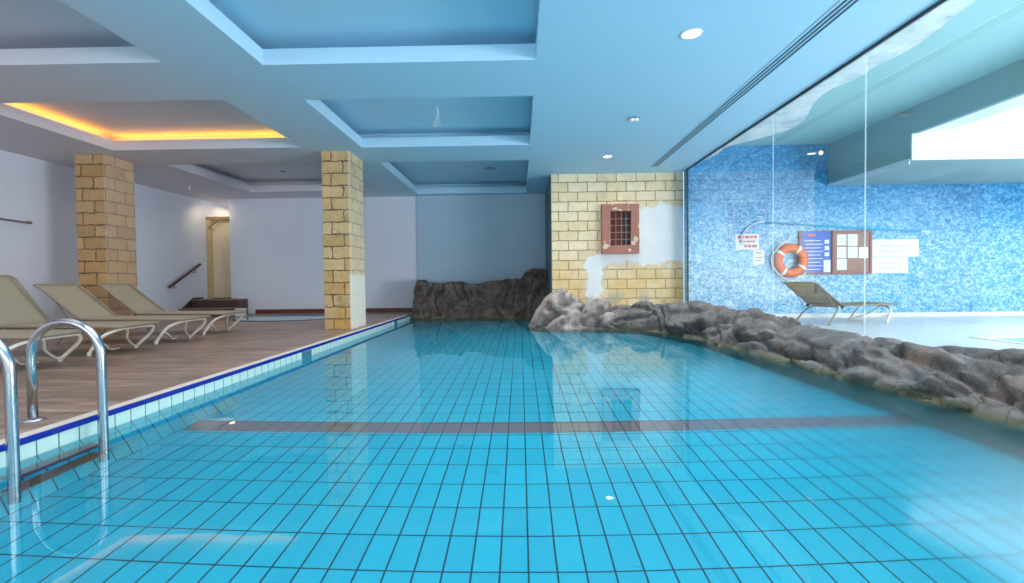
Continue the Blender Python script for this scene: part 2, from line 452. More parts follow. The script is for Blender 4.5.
# ------------------------------------------------------------------ walls
struct('wall_left', B(XL - .2, XL, Y0, 15.2, 0, 3.6), 'wall')
struct('wall_back', B(-7.86, XW - .02, YB, YB + .25, 0, 3.12), 'wall')
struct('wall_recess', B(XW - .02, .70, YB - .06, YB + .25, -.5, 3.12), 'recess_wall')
struct('wall_corridor', B(XL, -7.0, 14.9, 15.1, 0, 3.2), 'wall')
struct('wall_center', B(.70, 3.55, 10.70, 13.4, -.6, 3.13), 'stone_wall')
struct('wall_recess_side_shade', B(.688, .702, 10.73, 13.3, -.6, 3.12), 'recess_shade')  # thin slab added to carry the painted side shade
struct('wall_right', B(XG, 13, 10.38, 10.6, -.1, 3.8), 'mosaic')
struct('baseboard_back', B(-7.2, XW - .06, YB - .02, YB, 0, .11, bev=.003), 'baseboard')
struct('baseboard_left', B(XL, XL + .02, Y0, 12.15, 0, .11, bev=.003), 'baseboard')
struct('baseboard_right', B(XG + .05, 12.9, 10.345, 10.38, -.03, .055, bev=.004), 'skirting')

# ------------------------------------------------------------------ ceiling with coffers
def plate_with_holes(x0, x1, y0, y1, z0, z1, holes):
    xs = sorted({x0, x1, *[a for h in holes for a in h[:2]]}); ys = sorted({y0, y1, *[a for h in holes for a in h[2:]]})
    bm = bmesh.new()
    def inhole(cx, cy): return any(a < cx < b and c < cy < d for a, b, c, d in holes)
    def solid(i, j):
        if i < 0 or j < 0 or i >= len(xs) - 1 or j >= len(ys) - 1: return False
        return not inhole((xs[i] + xs[i + 1]) / 2, (ys[j] + ys[j + 1]) / 2)
    def q(*c): bm.faces.new([bm.verts.new(p) for p in c])
    for i in range(len(xs) - 1):
        for j in range(len(ys) - 1):
            if not solid(i, j): continue
            a, b, c, d = xs[i], xs[i + 1], ys[j], ys[j + 1]
            q((a, c, z0), (a, d, z0), (b, d, z0), (b, c, z0)); q((a, c, z1), (b, c, z1), (b, d, z1), (a, d, z1))
            if not solid(i - 1, j): q((a, c, z0), (a, c, z1), (a, d, z1), (a, d, z0))
            if not solid(i + 1, j): q((b, c, z0), (b, d, z0), (b, d, z1), (b, c, z1))
            if not solid(i, j - 1): q((a, c, z0), (b, c, z0), (b, c, z1), (a, c, z1))
            if not solid(i, j + 1): q((a, d, z0), (a, d, z1), (b, d, z1), (b, d, z0))
    bmesh.ops.remove_doubles(bm, verts=bm.verts, dist=1e-4)
    return bm
holes = [(-2.66, .19, 1.9, 5.13), (-2.66, .19, 6.13, 8.33), (-2.66, .19, 9.38, 12.85),
         (-6.88, -3.65, 1.9, 5.02), (-6.88, -3.65, 6.06, 8.25), (-6.72, -3.65, 9.3, 12.2)]
struct('ceiling', plate_with_holes(XL, XG, Y0, 15.1, H, H + .165, holes), 'ceiling')
# the coves: wider pockets above each opening
pockets = [(a - .28, b + .28, c - .28, d + .28) for a, b, c, d in holes]
pk = plate_with_holes(XL, XG, Y0, 15.1, H + .165, H + .30, pockets)
struct('ceiling_cove', pk, 'ceiling')
struct('ceiling_upper', B(XL - .1, XG + .0, Y0, 15.1, H + .30, H + .5), 'ceiling')

# amber strips lying in the lit coffer
for nm, a in (('far', (-6.98, -3.9, 8.42, 8.45)), ('side', (-7.09, -7.06, 6.1, 8.3))):
    s = thing('led_strip', {'far': 'amber glowing LED strip along the far edge of the lit ceiling coffer',
                            'side': 'amber glowing LED strip along the wall side edge of the lit ceiling coffer'}[nm], 'light strip', ((a[0] + a[1]) / 2, (a[2] + a[3]) / 2, H + .165), 0, 'amber LED strips in the lit coffer')
    hx, hy = (a[1] - a[0]) / 2, (a[3] - a[2]) / 2
    obj('strip', B(-hx, hx, -hy, hy, .0, .012), 'lamp_trim', s)
    obj('diode_band', B(-hx, hx, -hy, hy, .013, .03), 'led', s)

# ------------------------------------------------------------------ right hand hall beyond the glass
struct('ceiling_right', B(XG - .0, 6.45, Y0, 10.4, 3.58, 3.72), 'teal_ceiling')
struct('trim_bulkhead', B(6.45, 13, 8.22, 10.38, 2.72, 3.72), 'beam')
struct('trim_beam', B(6.45, 6.80, Y0, 8.22, 3.15, 3.9), 'beam')
struct('trim_lit_underside', B(6.45, 6.86, Y0, 8.15, 3.12, 3.149), 'beam_light')  # pale strip under the beam, painted as if lit by daylight
bm = bmesh.new(); prism(bm, [(8.24, 2.66), (8.24, 2.76), (10.37, 2.75), (10.37, 2.70)], 6.435, 6.449, 'x')
struct('trim_bulkhead_edge', bm, 'beam_light')
glow_p = struct('glow_panel_1', B(6.46, 12.9, 8.16, 8.2, 2.73, 4.2), 'recess_glow')  # glowing panel in place of the daylit bulkhead face
struct('glow_panel_2', B(6.86, 12.9, Y0, 8.2, 4.2, 4.24), 'recess_glow')  # unseen glowing roof panel added for the bright reflection in the water
bm = bmesh.new()
edge = [(3.53, 1.0), (3.70, 1.0), (3.78, 3.0), (3.81, 4.2), (3.90, 4.7), (3.94, 5.09), (3.88, 5.45), (3.90, 5.75), (3.80, 6.1), (3.84, 6.4), (3.98, 6.8), (4.13, 7.2), (4.18, 7.66), (4.08, 7.95), (3.90, 8.25), (3.72, 8.5), (3.62, 8.75), (3.66, 9.2), (3.56, 9.7), (3.53, 9.9)]
pts = catmull([(a, b, 0) for a, b in edge], 5)
pts = [(p.x + .018 * noise.noise(Vector((p.y * 9, 0, 0))), p.y) for p in pts]; pts[0] = (3.53, 1.0); pts[-1] = (3.53, 9.9)
prism(bm, pts, H - .005, 3.58)
struct('trim_ragged_stone', bm, 'fascia')

# glass panes, their seal and the seams
g = thing('glass_wall', 'tall clear glass wall above the rock ridge between pool and blue mosaic hall', 'glass wall', (XG, 5, .1))
for a, b in ((Y0, 5.07), (5.09, 6.89), (6.91, 10.36)):
    bm = bmesh.new(); vs = [bm.verts.new(p) for p in ((0, a - 5, 0), (0, b - 5, 0), (0, b - 5, H - .11), (0, a - 5, H - .11))]; bm.faces.new(vs)
    obj('pane', bm, 'glass', g)
for y in (5.08, 6.90): obj('seam', B(-.004, .004, y - 5 - .006, y - 5 + .006, 0, H - .11), 'seam', g)
obj('top_channel', B(-.025, .0, Y0 - 5, 10.38 - 5, H - .125, H - .101), 'seal', g)
obj('end_channel', B(-.012, .012, 10.36 - 5, 10.378 - 5, 0, H - .11), 'seal', g)

# second small pool beyond the glass
sp = thing('side_pool', 'pale blue water basin in the floor of the hall beyond the glass', 'pool', (7.9, 5.45, -.03))
obj('rim', plate_with_holes(-1.75, 3.0, -1.5, 1.35, 0, .012, [(-1.65, 2.9, -1.4, 1.25)]), 'skirting', sp)
obj('water_surface', B(-1.65, 2.9, -1.4, 1.25, 0, .006), 'right_water', sp)

# ------------------------------------------------------------------ pillars
def pillar(label, x0, x1, y0, y1, mat):
    o = obj('stone_pillar', B(x0, x1, y0, y1, 0, H + .002, bev=.012), mat)
    tag(o, label, 'pillar', 'sandstone block pillars on the deck', 'thing'); return o
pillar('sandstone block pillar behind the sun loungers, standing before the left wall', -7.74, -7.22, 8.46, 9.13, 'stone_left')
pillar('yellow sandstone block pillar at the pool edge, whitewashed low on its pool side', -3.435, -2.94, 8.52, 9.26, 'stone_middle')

# ------------------------------------------------------------------ steps, door, rails on the left
st = thing('platform_steps', 'brown two-step platform leading to the cream door in the corner', 'steps', (-8.0, 12.6, 0))
obj('lower_step', B(XL + 8.03, .60, -.38, .1, 0, .19, bev=.006), 'dark_wood', st)
obj('platform', B(XL + 8.03, .60, .1, .58, 0, .40, bev=.006), 'dark_wood', st)
obj('landing', B(XL + 8.03, .12, .58, 2.2, 0, .40), 'dark_wood', st)
bm = bmesh.new(); prism(bm, [(-.6, 0), (.2, .46), (.58, .46), (.58, 0)], XL + 8.0, XL + 8.028, 'x')
obj('side_stringer', bm, 'step_grate', st)
d = thing('door_1', 'cream panelled door in a pale timber frame above the corner steps', 'door', (-8.26, 13.45, .4)); d['kind'] = 'structure'
obj('door_panel', B(-.30, .46, .06, .1, .03, 2.2, bev=.004), 'cream', d)
obj('threshold', B(-.30, .46, .0, .1, .0, .035), 'dark_wood', d)
obj('frame_post', B(-.385, -.27, -.04, .08, 0, 2.22, bev=.006), 'post_wood', d)
obj('frame_header', B(-.385, .46, -.05, .09, 2.19, 2.27, bev=.006), 'header_wood', d)
obj('frame_brace', T([(-.30, -.06, 1.95), (-.02, -.06, 2.20)], .022, 6), 'header_wood', d)
obj('lower_tread', B(XL + 8.03, .615, -.395, .1, .17, .20, bev=.006), 'tread', st)
obj('upper_tread', B(XL + 8.03, .615, .085, .57, .385, .415, bev=.006), 'tread', st)
hr = thing('handrail', 'short dark wooden handrail sloping up the white wall beside the steps', 'handrail', (XL, 12.4, 1.0))
obj('rail', T([(.07, -.56, -.25), (.07, .63, .35)], .032, 10), 'dark_wood', hr, True)
for yy, zz in ((-.36, -.17), (.42, .22)):
    obj('bracket', T(fillet([(.0, yy, zz - .10), (.065, yy, zz - .10), (.07, yy, zz)], .03), .011, 8), 'brass', hr, True)
tr = thing('towel_rail', 'thin grey metal rail fixed high on the left wall', 'rail', (XL, 7.9, 1.94))
obj('bar', T([(.06, -1.6, .06), (.06, .62, -.01)], .016, 10), 'chrome', tr, True)
for yy in (-1.2, .6): obj('bracket', T([(0, yy, .01), (.06, yy, .01)], .02, 8), 'brass', tr, True)
wb = thing('white_container', 'small white plastic box on the deck at the right end of the steps', 'box', (-6.98, 12.1, 0))
obj('tub', B(-.09, .10, -.09, .09, 0, .17, bev=.015), 'white_box', wb)
obj('lid', B(-.10, .11, -.10, .10, .17, .20, bev=.01), 'white_box', wb)

# plunge pool in the deck
jp = thing('plunge_pool', 'small oval plunge pool of pale blue water near the back wall', 'pool', (-5.45, 11.45, 0))
def oval(bm, rx, ry, z0, z1, rin=None):
    n = 56
    def ring(a, b, z): return [bm.verts.new((a * math.cos(2 * PI * k / n), b * math.sin(2 * PI * k / n), z)) for k in range(n)]
    o0, o1 = ring(rx, ry, z0), ring(rx, ry, z1)
    for k in range(n): bm.faces.new((o0[k], o0[(k + 1) % n], o1[(k + 1) % n], o1[k]))
    if rin:
        i1, i0 = ring(rx - rin, ry - rin, z1), ring(rx - rin, ry - rin, z0)
        for k in range(n):
            bm.faces.new((o1[k], o1[(k + 1) % n], i1[(k + 1) % n], i1[k])); bm.faces.new((i1[k], i1[(k + 1) % n], i0[(k + 1) % n], i0[k]))
    else: bm.faces.new(o1)
    return bm
obj('water_surface', oval(bmesh.new(), 1.22, .98, 0, .012), 'jacuzzi_water', jp)
obj('rim', oval(bmesh.new(), 1.26, 1.02, 0, .016, .04), 'dark_blue', jp)

# ------------------------------------------------------------------ sun lounger
def make_lounger(label, group, bx=-1.70, bz=.845):
    t = thing('sun_lounger', label, 'sun lounger', (0, 0, 0), 0, group)
    W = .325
    # local x runs from the head (-) to the foot (+); the foot-end feet stand at x=0
    hx, hz = -1.10, .345
    def sling(p0, p1, sag):
        bm = bmesh.new(); n, m = 10, 8; rows = []
        for i in range(n + 1):
            s = i / n; row = []
            for j in range(m + 1):
                u = j / m; y = -W + .02 + u * (2 * W - .04)
                d = -sag * math.sin(PI * s) * (.4 + .6 * math.sin(PI * u)) 
                row.append(bm.verts.new((p0[0] + (p1[0] - p0[0]) * s, y, p0[1] + (p1[1] - p0[1]) * s + d)))
            rows.append(row)
        for a, b in zip(rows, rows[1:]):
            for j in range(m): bm.faces.new((a[j], a[j + 1], b[j + 1], b[j]))
        r = bmesh.ops.extrude_face_region(bm, geom=bm.faces[:])
        for v in [g for g in r['geom'] if isinstance(g, bmesh.types.BMVert)]: v.co.z -= .006
        bmesh.ops.recalc_face_normals(bm, faces=bm.faces); return bm
    obj('seat', sling((hx + .02, hz + .015), (.31, hz + .005), .02), 'sling', t, True)
    obj('backrest', sling((hx - .01, hz + .02), (bx, bz), .012), 'sling', t, True)
    bm = bmesh.new(); tube(bm, fillet([(hx, -W, hz), (.35, -W, hz - .01), (.35, W, hz - .01), (hx, W, hz), (hx, -W, hz)], .06), .017, 8)
    obj('seat_frame', bm, 'sling_frame', t, True)
    bm = bmesh.new(); tube(bm, fillet([(hx, -W, hz + .01), (bx + .04, -W, bz - .025), (bx - .04, -W, bz), (bx - .04, W, bz), (bx + .04, W, bz - .025), (hx, W, hz + .01)], .05), .014, 8)
    obj('back_frame', bm, 'sling_frame', t, True)
    # looping foot-end frame: two curved legs meeting in a bar under the seat
    F = W + .025
    lp = catmull([(0, -F, .02), (.05, -F, .10), (.14, -F + .03, .225), (.21, -F + .14, .285), (.255, -F + .30, .305), (.265, F - .14, .305), (.26, F - .04, .29), (.21, F, .21), (.08, F, .09), (0, F, .02)], 6)
    obj('leg', T(lp, .019, 10), 'white_paint', t, True)
    br = catmull([(.13, -F + .01, .16), (.09, -F + .14, .10), (.02, -.10, .05), (-.06, .06, .025), (-.12, .22, .018)], 6)
    obj('brace', T(br, .012, 8), 'white_paint', t, True)
    br = catmull([(.25, -F + .20, .305), (.235, -F + .28, .28), (.14, .04, .165), (.05, .22, .07), (.01, F - .04, .04)], 6)
    obj('brace', T(br, .014, 8), 'white_paint', t, True)
    for s in (-1, 1):
        obj('foot_cap', lathe(bmesh.new(), [(.016, 0), (.022, .006), (.022, .035), (.017, .05)], (0, s * F, 0), 12), 'foot', t, True)
    # head-end frame
    lp = catmull([(-1.42, -F + .02, .015), (-1.34, -F + .02, .10), (-1.20, -F + .05, .24), (-1.08, -W + .10, .31), (-1.06, 0, .32), (-1.08, W - .10, .31), (-1.20, F - .05, .24), (-1.34, F - .02, .10), (-1.42, F - .02, .015)], 5)
    obj('leg', T(lp, .016, 10), 'sling_frame', t, True)
    for s in (-1, 1):
        st_ = obj('support_strut', T([(hx + (bx - hx) * .62, s * (W - .02), hz + (bz - hz) * .62), (-1.26, s * (W - .02), .34)], .009, 8), 'sling_frame', t, True)
        obj('hinge', lathe(bmesh.new(), [(.030, -.012), (.034, 0), (.030, .012)], (hx, s * (W + .012), hz - .02), 14, 'y'), 'dark_fitting', t, True)
        obj('knob', lathe(bmesh.new(), [(.018, -.01), (.022, 0), (.018, .01)], (-.55, s * (W + .01), hz - .05), 12, 'y'), 'dark_fitting', t, True)
    return t
G = 'beige sling sun loungers in a row on the left deck'
l1 = make_lounger('beige sling sun lounger at the near end of the row, behind the ladder arch', G, -1.60, .965)
l1.location = (-5.06, 4.93, 0)
dup(l1, (-5.06, 5.99, 0), 0, 'beige sling sun lounger second from the ladder, its backrest reaching the left picture border')
l3 = make_lounger('beige sling sun lounger third from the ladder, backrest in front of the left pillar', G); l3.location = (-5.06, 7.05, 0)
dup(l3, (-5.16, 8.22, 0), math.radians(1.5), 'beige sling sun lounger farthest along the deck row, nearest the corner steps')
rl = make_lounger('lone beige sun lounger behind the glass under the orange life ring', 'x', -1.72, .76)
rl.location = (6.55, 9.35, -.03); rl.rotation_euler = (0, 0, math.radians(20)); del rl['group']

# ------------------------------------------------------------------ pool ladder
ld = thing('pool_ladder', 'stainless steel pool ladder with two arched rails at the pool edge', 'ladder', (-2.80, 2.70, 0))
for yy in (2.97 - 2.70, 2.43 - 2.70):
    path = [(-.23, yy, .0), (-.23, yy, .36)]
    for k in range(13):
        a = PI - PI * k / 12; path.append((-.01 + .22 * math.cos(a), yy, .40 + .21 * math.sin(a)))
    path += [(.21, yy, .2), (.21, yy, -.10), (.21, yy, -.60)]
    obj('rail', T(path, .0255, 20), 'chrome', ld, True)
    obj('flange', lathe(bmesh.new(), [(.062, 0), (.062, .006), (.045, .014), (.028, .02)], (-.23, yy, 0), 28), 'chrome', ld, True)
for z in (-.24, -.45): obj('tread', B(.13, .23, -.27, .27, z - .016, z + .012, bev=.006), 'step_grate', ld)

# skimmer openings in the pool wall
for y, lab in ((6.15, 'dark skimmer opening in the pool edge nearer the ladder'), (10.6, 'dark skimmer opening in the pool edge beyond the pillar')):
    s = thing('pool_skimmer', lab, 'skimmer', (XW, y, -.03), 0, 'skimmer openings in the pool edge')
    obj('opening', B(-.004, .003, -.15, .15, -.10, -.002), 'skimmer_dark', s)
    f = obj('frame', plate_with_holes(-.17, .17, -.12, .0, 0, .006, [(-.15, .15, -.10, -.002)]), 'skirting', s)
    f.matrix_local = Matrix(((0, 0, 1, 0), (1, 0, 0, 0), (0, 1, 0, 0), (0, 0, 0, 1)))

# ------------------------------------------------------------------ rocks
def fr(p, k=1.0):
    """facetted rock displacement"""
    v = Vector(p)
    a = noise.voronoi(v * 1.7 * k)[0]; e = a[1] - a[0]
    b = noise.voronoi(v * 4.1 * k + Vector((3, 1, 7)))[0]; e2 = b[1] - b[0]
    return .55 * min(e, .55) + .22 * min(e2, .5) + .16 * noise.turbulence(v * 2.4 * k, 4, False) + .04 * noise.noise(v * 11)
def fp(p, st=(1, 1, 1)):
    """plates with narrow crevices, each plate tilted its own way"""
    v = Vector((p[0] * st[0], p[1] * st[1], p[2] * st[2]))
    w = v + .35 * Vector((noise.noise(v * 1.3), noise.noise(v * 1.3 + Vector((9, 0, 0))), noise.noise(v * 1.3 + Vector((0, 9, 0)))))
    tot = 0
    for f, a in ((1.5, 1.0), (3.4, .42)):
        d, q = noise.voronoi(w * f); e = d[1] - d[0]; c = Vector(q[0])
        tilt = Vector((noise.noise(c * 7.3), noise.noise(c * 7.3 + Vector((5, 5, 5))), noise.noise(c * 7.3 + Vector((2, 8, 1)))))
        tot += a * (.34 * min(1, e * 4.5) ** .7 + .9 * tilt.dot(w * f - c) + .35 * noise.noise(c * 3.1))
    return tot + .10 * noise.turbulence(v * 3.2, 4, False) + .035 * noise.noise(v * 13)
def sweep(path, prof, n=190, m=46, amp=.28, seed=0.0, k=1.0):
    """path: list of (x,y) centre line, prof(t, s) -> (offset across, z) with s 0..1 over the hump"""
    P = catmull([(a, b, 0) for a, b in path], 24); L = [0]
    for a, b in zip(P, P[1:]): L.append(L[-1] + (b - a).length)
    bm = bmesh.new(); rows = []; tot = L[-1]
    for i in range(n + 1):
        t = i / n; d = t * tot; j = 0
        while j < len(L) - 2 and L[j + 1] < d: j += 1
        f = (d - L[j]) / max(1e-6, L[j + 1] - L[j]); c = P[j].lerp(P[j + 1], f)
        j0 = max(0, j - 10); j1 = min(len(P) - 1, j + 11); tg = (P[j1] - P[j0]).normalized(); nr = Vector((tg.y, -tg.x, 0))
        row = []
        for q in range(m + 1):
            s = q / m; off, z = prof(t, s)
            p = c + nr * off + Vector((0, 0, z))
            out = nr * (1 if s > .5 else -1) * abs(math.cos(PI * s)) + Vector((0, 0, math.sin(PI * s)))
            h = fp(p + Vector((seed, seed * .7, 0)), (k, k * .62, k * 1.25)) - .30
            env = min(1, math.sin(PI * s) * 2.2 + .25)
            row.append(bm.verts.new(p + out * h * amp * env))
        rows.append(row)
    for a, b in zip(rows, rows[1:]):
        for q in range(m): bm.faces.new((a[q], b[q], b[q + 1], a[q + 1]))
    bm.faces.new([v for v in rows[0]]); bm.faces.new([v for v in rows[-1]][::-1])
    bmesh.ops.recalc_face_normals(bm, faces=bm.faces)
    return bm
def interp(tab, t):
    for (a, va), (b, vb) in zip(tab, tab[1:]):
        if t <= b:
            f = (t - a) / (b - a); f = f * f * (3 - 2 * f); return va + (vb - va) * f
    return tab[-1][1]
# long ridge: from the brick wall down the right side of the pool and past the viewer
path = [(1.75, 9.80), (2.4, 9.50), (2.95, 8.75), (3.22, 7.5), (3.34, 5.9), (3.42, 4.4), (3.52, 3.5), (3.56, 2.4), (3.6, .6), (3.6, -2.4)]
hts = [(0, .26), (.06, .34), (.12, .42), (.18, .37), (.25, .32), (.40, .28), (.47, .30), (.55, .31), (.66, .31), (.8, .30), (1, .30)]
def prof(t, s):
    h = interp(hts, t); th = PI * s
    wid = .52 if t > .2 else .60
    x = -math.cos(th); 
    z = -.80 + (h + .74) * (math.sin(th) ** .55 if 0 < s < 1 else 0)
    return x * wid, z
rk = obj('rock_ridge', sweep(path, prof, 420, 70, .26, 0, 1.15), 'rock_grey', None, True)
tag(rk, 'long grey artificial rock ridge along the right side of the pool', 'rock ridge', kind='thing')
# pale boulder before the left corner of the brick wall
def blob(c, r, seed, amp=.35, k=1.2, sub=5, power=1.0):
    bm = bmesh.new(); bmesh.ops.create_icosphere(bm, subdivisions=sub, radius=1)
    for v in bm.verts:
        n_ = v.co.normalized(); p = Vector((n_.x * r[0], n_.y * r[1], n_.z * r[2]))
        if n_.z > 0: p.x *= 1 - .45 * n_.z ** 2 * power; 
        h = fp(p + Vector((seed, seed, 0)), (k, k, k)) - .3
        v.co = p + n_ * h * amp
    return bm
b = obj('boulder', blob((0, 0, 0), (.72, .50, 1.02), 5.3, .50, .62), 'rock_pale', None, True)
b.location = (.86, 10.00, -.36); tag(b, 'tall pale grey boulder rising from the water at the left corner of the brick wall', 'boulder', kind='thing')
b = obj('boulder', blob((0, 0, 0), (.50, .40, .62), 9.1, .4, .8), 'rock_pale', None, True)
b.location = (1.55, 9.72, -.28); tag(b, 'low pale rock at the foot of the brick wall, right of the tall boulder', 'boulder', kind='thing')
# dark rock face at the back recess
tops = [(0, .62), (.03, .86), (.07, .78), (.13, .76), (.20, .76), (.28, .82), (.34, .80), (.40, .72), (.48, .76), (.60, .82), (.72, .86), (.80, .86), (.84, 1.04), (.93, 1.12), (1, 1.08)]
def rockface():
    bm = bmesh.new(); n, m = 200, 60; rows = []
    for i in range(n + 1):
        t = i / n; x = -2.64 + t * 3.31; h = interp(tops, t); col = []
        for j in range(m + 1):
            s = j / m
            if s < .8: z = -.75 + (h + .75) * s / .8; y = 12.12 + .06 * s
            else: z = h - .02 * (s - .8); y = 12.17 + (s - .8) / .2 * .9
            d = (fp(Vector((x * 1.2, z * 1.2 + 3, 1.5)), (1.4, 1.1, 1)) - .3) * .22
            bulge = .22 * max(0, 1 - z * 2.2) if z > -.1 else .22
            if t > .80: bulge += .30 * min(1, (t - .80) / .05)
            col.append(bm.verts.new((x, y - (d + bulge) * (1 if s < .8 else max(0, 1 - (s - .8) * 8)), z + (.05 * noise.noise(Vector((x * 5, 2, 0))) + .02 * noise.noise(Vector((x * 17, 5, 0)))) * s)))
        rows.append(col)
    for a, b_ in zip(rows, rows[1:]):
        for j in range(m): bm.faces.new((a[j], b_[j], b_[j + 1], a[j + 1]))
    bmesh.ops.recalc_face_normals(bm, faces=bm.faces); return bm
rf = obj('rock_outcrop', rockface(), 'rock_dark', None, True)
tag(rf, 'dark brown artificial rock face across the back end of the pool', 'rock outcrop', kind='thing')

# ------------------------------------------------------------------ niche on the brick wall
n_ = thing('stone_niche', 'dusty red stone frame with dark grille on the brick wall', 'wall niche', (2.165, 10.70, 1.90))
f = obj('frame', plate_with_holes(-.395, .395, -.53, .53, 0, .15, [(-.215, .225, -.35, .38)]), 'rust_stone', n_)
f.matrix_local = Matrix(((1, 0, 0, 0), (0, 0, -1, 0), (0, 1, 0, 0), (0, 0, 0, 1)))
obj('back_panel', B(-.215, .225, -.02, -.004, -.35, .38), 'niche_back', n_)
bm = bmesh.new()
for xx in (-.09, .03, .13): tube(bm, [(xx, -.075, -.35), (xx, -.075, .38)], .008, 6)
for zz in (-.22, -.07, .08, .22): tube(bm, [(-.215, -.08, zz), (.225, -.08, zz)], .008, 6)
obj('grille', bm, 'grille', n_)
obj('shade_edge', B(.09, .225, -.045, -.02, -.30, .38), 'dark_fitting', n_)  # dark plate added for the shade inside the niche

# ------------------------------------------------------------------ things on the mosaic wall
YM = 10.38
def sheet(name, x0, x1, z0, z1, label, cat, group=None, lines=None, mat='paper', lm='grey_print', off=0.0):
    t = thing(name, label, cat, ((x0 + x1) / 2, YM - off, (z0 + z1) / 2), 0, group)
    hx, hz = (x1 - x0) / 2, (z1 - z0) / 2
    obj('sheet', B(-hx, hx, -.003, 0, -hz, hz), mat, t)
    if lines:
        bm = bmesh.new()
        for (a, b_, c, d_) in lines: box(bm, -hx + a * 2 * hx, -hx + b_ * 2 * hx, -.0045, -.0032, -hz + c * 2 * hz, -hz + d_ * 2 * hz)
        o = obj('printed_lines', bm, lm, t)
    return t
def dashes(z, h, spans): return [(a, b_, z, z + h) for a, b_ in spans]
sheet('warning_sign', 4.53, 5.02, 1.41, 1.74, 'white sign with red lettering under the hook of the rescue pole', 'sign', None,
      dashes(.72, .16, [(.08, .22), (.25, .36), (.40, .58), (.62, .74), (.77, .90)]) + dashes(.48, .09, [(.15, .4), (.45, .82)]) + dashes(.14, .16, [(.36, .48), (.52, .66), (.70, .90)]), lm='red_print')
sheet('paper_notice', 4.89, 5.13, 1.09, 1.405, 'small white notice directly below the red lettered sign', 'notice', None,
      dashes(.75, .08, [(.3, .7)]) + dashes(.45, .06, [(.2, .8)]) + dashes(.25, .06, [(.25, .7)]), lm='red_print')
GP = 'white notices beside the boards'
sheet('paper_notice', 7.34, 8.32, 1.225, 1.585, 'wide white notice sheet right of the pin board, upper one', 'notice', GP, dashes(.6, .05, [(.2, .8)]) + dashes(.3, .05, [(.15, .7)]))
sheet('paper_notice', 7.34, 8.10, .885, 1.215, 'white notice sheet right of the pin board, lower and narrower one', 'notice', GP, dashes(.6, .05, [(.2, .8)]) + dashes(.3, .05, [(.15, .7)]))
# blue rules board
t = thing('rules_board', 'blue poster board with white text lines between life ring and pin board', 'notice board', (6.18, YM, 1.33))
obj('panel', B(-.31, .31, -.03, -.001, -.42, .43), 'blue_poster', t)
f = obj('frame', plate_with_holes(-.35, .315, -.46, .45, 0, .045, [(-.31, .31, -.42, .43)]), 'board_wood', t)
f.matrix_local = Matrix(((1, 0, 0, 0), (0, 0, -1, 0), (0, 1, 0, 0), (0, 0, 0, 1)))
bm = bmesh.new()
for k in range(9): box(bm, -.24 + .03 * (k % 2), .10 + .05 * ((k * 3) % 2), -.033, -.0305, -.36 + k * .075, -.345 + k * .075)
for k in range(3): box(bm, .18, .27, -.034, -.0305, -.08 + k * .13, -.0 + k * .13)
obj('printed_lines', bm, 'paper', t)
obj('heading', B(-.18, .0, -.034, -.0305, .34, .385), 'red_print', t)
obj('white_sheet', B(.16, .30, -.036, -.0305, -.41, -.16), 'paper', t)
# pin board
t = thing('pin_board', 'brown wooden pin board holding six white papers on the mosaic wall', 'pin board', (6.925, YM, 1.325))
obj('panel', B(-.375, .375, -.025, -.001, -.42, .42), 'cork', t)
f = obj('frame', plate_with_holes(-.41, .41, -.455, .455, 0, .045, [(-.365, .365, -.41, .41)]), 'board_wood', t)
f.matrix_local = Matrix(((1, 0, 0, 0), (0, 0, -1, 0), (0, 1, 0, 0), (0, 0, 0, 1)))
pp = [(6.62, 6.81, 1.47, 1.70, 'top left'), (6.84, 7.04, 1.46, 1.70, 'top middle'), (6.62, 6.81, 1.21, 1.44, 'middle left'),
      (6.84, 7.04, 1.21, 1.44, 'centre'), (7.07, 7.26, 1.20, 1.43, 'middle right'), (6.62, 6.82, .96, 1.19, 'bottom left')]
for a, b_, c, d_, nm in pp:
    sheet('pinned_paper', a, b_, c, d_, 'white paper pinned at the %s of the brown pin board' % nm, 'paper', 'papers on the pin board', dashes(.6, .05, [(.2, .8)]) + dashes(.35, .05, [(.2, .7)]), off=.0265)
# life ring
t = thing('life_ring', 'orange life ring with white bands hanging on the blue mosaic wall', 'life ring', (5.62, YM - .115, 1.17))
bm = bmesh.new(); n, m = 64, 20; R_, r_ = .262, .088
rings = [[bm.verts.new(((R_ + r_ * math.cos(2 * PI * j / m)) * math.cos(2 * PI * i / n), .75 * r_ * math.sin(2 * PI * j / m), (R_ + r_ * math.cos(2 * PI * j / m)) * math.sin(2 * PI * i / n))) for j in range(m)] for i in range(n)]
for i in range(n):
    for j in range(m): bm.faces.new((rings[i][j], rings[(i + 1) % n][j], rings[(i + 1) % n][(j + 1) % m], rings[i][(j + 1) % m]))
obj('ring', bm, 'orange', t, True)
for q in range(4):
    a0 = PI / 4 + q * PI / 2 + .2; bm = bmesh.new(); rr = []
    for i in range(7):
        a = a0 - .10 + .20 * i / 6; rr.append([bm.verts.new(((R_ + (r_ + .004) * math.cos(2 * PI * j / m)) * math.cos(a), .77 * (r_ + .004) * math.sin(2 * PI * j / m), (R_ + (r_ + .004) * math.cos(2 * PI * j / m)) * math.sin(a))) for j in range(m)])
    for a_, b_ in zip(rr, rr[1:]):
        for j in range(m): bm.faces.new((a_[j], b_[j], b_[(j + 1) % m], a_[(j + 1) % m]))
    obj('band', bm, 'reflective', t, True)
rp = [(.40 * math.cos(a) * (1 + .04 * math.cos(4 * a)), -.03, .40 * math.sin(a) * (1 + .04 * math.cos(4 * a))) for a in [PI * .55 + 2 * PI * i / 60 * .62 for i in range(61)]]
obj('grab_rope', T(rp, .012, 8), 'reflective', t, True)
obj('hanging_cord', T([(-.10, -.01, .34), (.02, .06, .52), (.02, .115, .53)], .010, 6), 'reflective', t, True)
